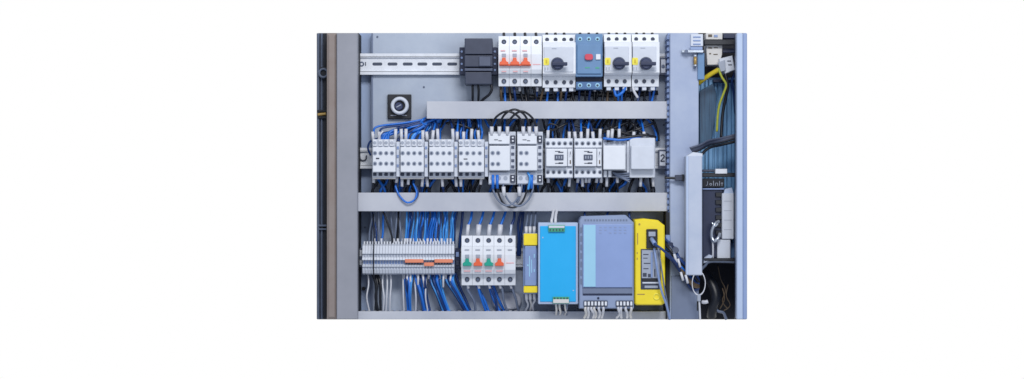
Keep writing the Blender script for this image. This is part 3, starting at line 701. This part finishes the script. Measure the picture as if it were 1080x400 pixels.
# ================================================================= right-hand post and beyond
MB().box(702.6, 224, 703.6, 337, 0, 56, 0).box(702.6, 224, 707, 327, 56, 58, 0).build('gap_dark_strip', 'gasket', cab)  # dark gap beside the post, put in as black strips
t = thing('vertical_channel', 'pale upright channel bolted on the front of the right post', 'channel', 732, 291, 62)
MB().box(723.2, 164.5, 740.6, 290.5, 30, 92, .0012).build('front_cover', 'channel', t)
MB().box(723.6, 164.9, 726, 290, 92, 94, .0006).build('ridge', 'edge', t)
MB().poly([(724, 165), (731, 160.5), (741, 162), (741, 165.4)], 40, 90, .0006).build('cap', 'white2', t)
t = thing('cable_clip', 'black toggle clip lying across the right post, level with the end of the middle row', 'clip', 713, 191, 62)
MB().ptube([(701, 187.4, 70), (712, 188, 72), (722, 187, 72)], 1.3).build('shaft', 'black', t)
MB().box(712, 184.6, 719.8, 190.6, 66, 74, .0008).build('clip_body', 'charcoal', t)
MB().box(719.2, 184, 721.6, 191.4, 66, 74, .0006).build('clip_jaw', 'black', t)
# bundle across post
for i in range(9):
    a = (700+J(3), 250+i*2.2); 
    wire([(a[0], a[1], 72+J(6)), (709+J(2), 262+i*1.6+J(2), 82+J(8)), (718+J(2), 274+i*1.8+J(2), 82+J(8)), (730+J(3), 286+i*2.2+J(2), 72+J(5)), (737, 296+i, 66)], 1.6,
         ('wnavy', 'wgrey', 'wblack', 'wblue', 'wnavy', 'wbrown', 'wblack', 'wbrown', 'wnavy')[i], 'thin wire crossing the right post diagonally below the pale channel', 'wires crossing the right post diagonally')
for i, (x, y) in enumerate(((711, 268), (715, 273), (718, 287), (723, 290))):
    tag(MB().ptube([(x, y, 92), (x+2.5, y+9, 92)], 1.3, sub=1).build('wire_sleeve', 'wwhite'), 'white sleeve on the wires crossing the right post', 'wire sleeve', 'white sleeves on the right post')
t = thing('cable_gland', 'dark blue cluster of cable connectors on the right post beside the yellow module', 'connector', 710, 272, 62)
MB().box(703.5, 256, 710, 262, 60, 84, .001).build('gland_body', 'navy', t)
MB().cyl(712.5, 264, 3.4, 62, 90, 14, bev=.0008).build('gland_nut', 'charcoal2', t)
MB().box(708, 267, 716, 272, 62, 82, .001).build('gland_body', 'slate', t)
MB().cyl(706.5, 268, 2.6, 62, 88, 14, bev=.0008).build('gland_nut', 'navy', t)
MB().box(711, 272, 721, 277.5, 62, 84, .001).build('gland_body', 'charcoal', t); MB().box(702, 248, 707, 255, 60, 78, .001).build('gland_body', 'slate', t)
o = MB().box(708, 291, 737, 337, 61.5, 64, .0006).build('kick_plate', 'psud'); tag(o, 'darker grey cover on the foot of the right post', 'cover')
o.name = 'post_cover'

# ring loop with stem
t = thing('wire_ring', 'pale wire ring with a white stem hanging below the upright channel', 'ring', 737, 337, 66)
MB().ring(737, 299, 11.2, 12.8, 88, 91, 36, sx=.56, sz=1).build('loop', 'wwhite', t)
MB().box(735.4, 310.6, 739, 318, 84, 92, .0006).build('collar', 'grey', t)
MB().ptube([(737.4, 317, 88), (738, 327, 86), (738.4, 337, 84)], 1.0).build('stem', 'wwhite', t)
MB().box(735.2, 316, 736.6, 328, 82, 87, .0004).build('stem_core', 'gasket', t)
t = thing('connector', 'small white plug beside the ring at the bottom right', 'connector', 744, 322, 40)
MB().ptube([(740.5, 318.5, 40), (743.5, 318.8, 42), (746.5, 318, 42)], 2.0, sub=3).build('plug', 'wwhite', t)

# blue ribbed panel (upper right interior)
t = thing('ribbed_panel', 'blue ribbed side panel deep behind the post at upper right', 'panel', 757, 275, -40)
MB().box(736, 82, 778, 275, -28, -24, 0).build('sheet', 'bluepanel', t)
k = MB()
for i, (x, w) in enumerate(((741, 1.6), (745.5, 1.1), (750, 1.8), (755, 1.2), (760, 2.0), (765, 1.3), (769.5, 1.9), (773.5, 1.4), (777, 1.2))):
    k.box(x-w*1.3, 84, x+w*1.1, 275, -24, -18+J(3), .0016, 2)
k.build('ribs', mat('rib_blue', (132, 182, 226), .35, 0, .1, 20, stretch=(1, 1, .2), rgb2=(92, 144, 192)), t)
t = thing('dark_baffle', 'dark steel baffle above the blue panel at the upper right', 'baffle', 750, 140, -30)
MB().poly([(738, 96), (752, 88), (756, 100), (754, 128), (750, 150), (738, 152)], -16, -10, .0006).build('sheet', 'baffle', t)  # darker blue sheet, streaked like the panel behind it

# top right fittings
t = thing('bar_bracket', 'bright metal bracket gripping the right post near the top', 'bracket', 730, 58, 62)
MB().box(719, 52.8, 742, 55.6, 62, 72, .0006).build('arm', 'metal', t); MB().box(728, 49.5, 741, 52.8, 60, 70, .0006).build('plate', 'edge2', t)
MB().cyl(724, 54.2, 1.8, 71, 75, 14).build('bolt', 'screw', t)
t = thing('terminal_holder', 'blue upright holder at the top of the right post', 'holder', 738, 84, 62)
MB().box(728.5, 36, 741.6, 49, 50, 66, .0008).build('upper_part', 'white2', t)
MB().box(735.8, 56, 743, 84, 50, 66, .0008).build('stem', 'devblue', t)
for y in (38.5, 42.2, 46): MB().box(731, y, 739, y+1.4, 65.5, 67, .0003).build('rib', 'slate', t)
MB().box(731.5, 57, 734.6, 72, 61, 68, .0006).build('side_plate', 'psud', t)
t = thing('fuse', 'amber fuse in the blue holder at the top of the right post', 'fuse', 733, 69, 66)
MB().ptube([(733.2, 60, 72), (733.2, 68.6, 72)], 1.7, sub=2).build('glass', 'brass', t)
MB().ptube([(733.2, 58.2, 72), (733.2, 60, 72)], 1.9, sub=1).build('cap', 'metal', t); MB().ptube([(733.2, 68.4, 72), (733.2, 70, 72)], 1.9, sub=1).build('cap', 'metal', t)
def bar(x0, y0, x1, y1, h0, h1, label, m='black'):
    return tag(MB().box(x0, y0, x1, y1, h0, h1, .0008).build('support_bar', m), label, 'bar')
bar(743, 42.2, 777, 47.4, 20, 34, 'black crossbar at the upper right, over the white modules')
bar(762, 51, 777, 55.6, 8, 20, 'short dark crossbar at the upper right below the longer black one', 'navy')
bar(752, 84, 777, 87, -20, -8, 'thin dark crossbar behind the tilted white module', 'navy')
t = thing('relay_module', 'small white module cut by the top edge at upper right', 'module', 754, 42, 0)
MB().box(744.5, 35, 762, 41.8, 0, 26, .0006).build('body', 'off', t); MB().box(747, 36.4, 751, 39, 25.5, 27, .0003).build('label', 'wbrown', t); MB().box(753, 36.8, 757, 39.4, 25.5, 27, .0003).build('label', 'slate', t)
MB().box(763, 35, 776, 40.6, -10, 10, .0006).build('rear_block', 'navy', t)
t = thing('relay_module', 'upright white module with faint brown print below the black crossbar', 'module', 753, 69, 0)
MB().poly([(744.6, 47.6), (762, 47.6), (761.6, 58), (758, 68.6), (746, 68.6)], -10, 24, .0008).build('body', 'off', t)
marks(t, [(747, 50, 751, 51.4), (753, 50, 757, 51), (748, 56, 750, 57.4), (752.4, 57, 757, 58)], 24.3, 'wbrown')
t = thing('relay_module', 'tilted white module hanging right of the yellow wires', 'module', 766, 79, 0)
MB().poly([(758.4, 62), (772.5, 58.6), (775, 73.6), (765, 78), (758.6, 70)], -4, 30, .001).build('body', 'white2', t)
MB().poly([(757, 66), (764.5, 63.4), (765.5, 74.6), (760, 76)], 29, 34, .0006).build('side_tab', 'grey', t)
marks(t, [(767, 64, 771, 65), (768, 68, 772, 69)], 30.3)
# yellow wires
tag(MB().ptube([(736.5, 88, 20), (743, 83, 26), (750, 78.2, 30), (758, 73.6, 34)], 2.5).build('cable', 'wyellow'), 'thick yellow cable slanting up to the white modules at upper right', 'cable')
tag(MB().ptube([(757.5, 72, 36), (761, 81, 36), (765.8, 89.5, 34), (763, 99, 32), (759, 110, 30), (757, 122, 28), (756, 139, 26)], 1.25).build('wire', 'wstripe'), 'yellow green earth wire running down from the tilted white module', 'wire')
tag(MB().ptube([(765, 78, 28), (767.5, 92, 28), (765, 105, 24), (762, 122, 22), (760.5, 146, 24)], 1.6).build('wire', 'wblack'), 'black wire beside the yellow green one', 'wire')
tag(MB().ptube([(775, 60, 20), (776, 72, 16), (772, 86, 10), (774, 100, 0), (775.5, 120, -10)], 1.2).build('wire', 'wnavy'), 'dark blue wire at the right of the tilted white module', 'wire')
# diagonal dark cable tray
t = thing('braided_cable', 'flat dark grey braided cable slanting up to the right frame', 'cable', 754, 162, 60)
for i in range(5):
    o = -2.6 + i*1.35
    MB().ptube([(727.5+i*.8, 158.6+o*.9, 88-i*2), (738, 155.5+o, 84-i*2), (748, 150.5+o*.9, 66-i*2), (760, 148+o*.8, 50), (777, 143.8+o*.8, 44)], 1.0).build('strand', ('charcoal2', 'charcoal', 'charcoal2', 'charcoal', 'black')[i], t)
MB().ptube([(740, 163, 70), (748, 156, 62), (760, 153, 48), (777, 149, 42)], 1.5).build('lower_strand', 'black', t)
# lower assembly
b_ = bar(741, 182.4, 777, 186.8, 24, 40, 'black crossbar above the navy contactor at right')
t = thing('marker_tag', 'white marker tag on the black crossbar at right', 'tag', 760, 184, 40)
MB().box(754.4, 178.2, 767, 183.4, 30, 43, .0006).build('tag_plate', 'white', t)
bar(741, 178.8, 755, 181.4, 10, 22, 'thin slate strip left of the white marker tag', 'charcoal2')
t = thing('navy_contactor', 'tall navy contactor with pale side block, right of the upright channel', 'contactor', 756, 272, -20)
MB().box(741, 188.4, 764, 197.8, -20, 36, .0008).build('head', 'gasket', t)
k = MB()
k.ptube([(744.4, 195.8, 36.4), (745.9, 195.2, 36.4), (746.2, 191.6, 36.4)], .3, n=6, sub=3)
k.ring(749.6, 194.6, .7, 1.3, 35.9, 36.6, 12)
for x, ya_ in ((752.2, 190.8), (754.2, 193.2), (756.6, 193.2), (758.6, 191), (761.2, 192.4)): k.box(x, ya_, x+.55, 196, 36, 36.6, 0)
k.box(754.2, 193, 757, 193.5, 36, 36.6, 0); k.box(760.2, 193.2, 762.6, 193.7, 36, 36.6, 0)
k.build('pale_marking', 'grey', t)
MB().box(741, 199.4, 762.6, 272, -20, 30, .001).build('body', 'navy', t)
MB().box(741, 198.6, 764, 200.2, -20, 34, .0004).build('rib', 'slate', t)
for y in (203, 211, 219, 227, 235, 243): MB().box(754.8, y, 762, y+4.8, 28, 34, .0006).build('contact_block', 'black', t)
MB().box(761.4, 204, 774, 252.4, -20, 38, .001).build('side_block', 'white2', t)
MB().poly([(764.6, 199.5), (772, 198), (774, 204.6), (763, 204.6)], -10, 34, .0006).build('side_cap', 'edge', t)
MB().box(756.4, 252.8, 770.4, 273, -20, 36, .001).build('lower_block', 'white2', t)
MB().box(770.6, 256, 776.4, 273, -20, 16, .0008).build('rear_block', 'devblue2', t)
for y in (212, 222, 232, 242): marks(t, [(763.6, y, 771.6, y+.5)], 38.2, 'printg')
for i, pp in enumerate(([(758, 233.5, 40), (754, 236.5, 46), (751, 243, 46), (750.6, 250, 44), (752, 256, 40)], [(759, 246.5, 40), (757.5, 251, 46), (753.5, 254.5, 46), (751, 251, 44)])):
    tag(MB().ptube(pp, 1.7).build('cable_lug', 'metal'), ('long' if i == 0 else 'short hooked') + ' silvery cable lug curling over the navy contactor', 'lug')
tag(MB().ptube([(751, 235, 44), (754, 238.6, 46), (757, 236, 44)], 1.2).build('cable_lug', 'metal'), 'small silvery lug tip at the top of the curled lugs', 'lug')
tag(MB().ptube([(751.6, 254, 42), (752, 263, 40), (751.8, 273, 36)], 1.0).build('wire', 'wwhite'), 'pale wire dropping from the curled lugs on the navy contactor', 'wire')
t = thing('frame_bar', 'grey edged black shelf bar running under the navy contactor', 'bar', 757, 282, 0)
MB().ptube([(739, 285, 40), (744, 280, 40), (750, 276, 40), (777, 276.4, 40)], 1.5).build('rail', 'doorlt', t)
MB().box(743, 272.4, 777, 275.2, -20, 44, .0006).build('shelf', 'black', t)
MB().poly([(743, 272), (748, 268.6), (752, 270), (749, 275), (742, 278)], 30, 42, .0006).build('corner_plate', 'channel', t)
tag(MB().ptube([(742, 288, -20), (751, 300, -8), (755, 313, -2), (751.5, 324, -6), (750.5, 330, -10), (750.5, 333.5, -14)], 5.2, n=16).build('hose', 'black'), 'bulky black hose curving down in the dark hollow at the bottom right', 'hose')
# deep lower right, black with faint wires
for i, pp in enumerate(([(757, 280, -10), (760, 294, -8), (765, 306, -6), (762, 318, -6), (768, 326, -8)], [(768, 300, -10), (766, 312, -6), (770, 322, -6), (763, 328, -8)], [(762, 304, -8), (764, 316, -5), (759, 326, -8)])):
    wire(pp, .6, 'wbrown', 'faint brown wire in the black hollow at the bottom right', 'faint brown wires at the bottom right')
wire([(752, 322, -10), (757, 328, -8), (763, 330, -8), (766, 337, -10)], 1.5, 'wgrey', 'dim grey cable low in the black hollow at the bottom right', None, name='cable', cat='cable')
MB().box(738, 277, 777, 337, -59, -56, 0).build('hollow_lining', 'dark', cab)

# ================================================================= light, world, camera
sc = bpy.context.scene
w = bpy.data.worlds.new("World"); sc.world = w; w.use_nodes = True
nt = w.node_tree; bg = nt.nodes['Background']
tc = nt.nodes.new('ShaderNodeTexCoord'); sp = nt.nodes.new('ShaderNodeSeparateXYZ'); mr = nt.nodes.new('ShaderNodeMapRange')
mr.inputs['From Min'].default_value = 0.0; mr.inputs['From Max'].default_value = 0.35
mx = nt.nodes.new('ShaderNodeMixRGB'); mx.inputs['Color1'].default_value = (.40, .44, .52, 1); mx.inputs['Color2'].default_value = (1.0, 1.0, 1.0, 1)
nt.links.new(tc.outputs['Generated'], sp.inputs[0]); nt.links.new(sp.outputs['Y'], mr.inputs['Value'])
nt.links.new(mr.outputs['Result'], mx.inputs['Fac']); nt.links.new(mx.outputs['Color'], bg.inputs['Color']); bg.inputs['Strength'].default_value = 1.0
def area(name, loc, tgt, size, energy, col):
    l = bpy.data.lights.new(name, 'AREA'); l.shape = 'RECTANGLE'; l.size, l.size_y = size; l.energy = energy; l.color = col
    o = bpy.data.objects.new(name, l); C.objects.link(o); o.location = loc
    o.rotation_euler = (Vector(tgt)-Vector(loc)).to_track_quat('-Z', 'Y').to_euler()
area('key_lamp', (0.2, -2.0, 1.35), (.03, 0, .02), (1.0, .5), 37, (1.0, .99, .98))
area('fill_lamp', (0.9, -1.9, 0.3), (.03, 0, .0), (.7, .7), 6, (.86, .92, 1.0))
cd = bpy.data.cameras.new('camera'); co = bpy.data.objects.new('camera', cd); C.objects.link(co)
co.location = (0, -D, 0); co.rotation_euler = (math.radians(90), 0, 0)
cd.sensor_width = 36; cd.lens = 36*D/(1080*S); cd.clip_start = .1; cd.clip_end = 100
sc.camera = co
sc.view_settings.view_transform = 'Standard'; sc.view_settings.look = 'None'; sc.view_settings.exposure = 0; sc.view_settings.gamma = 1
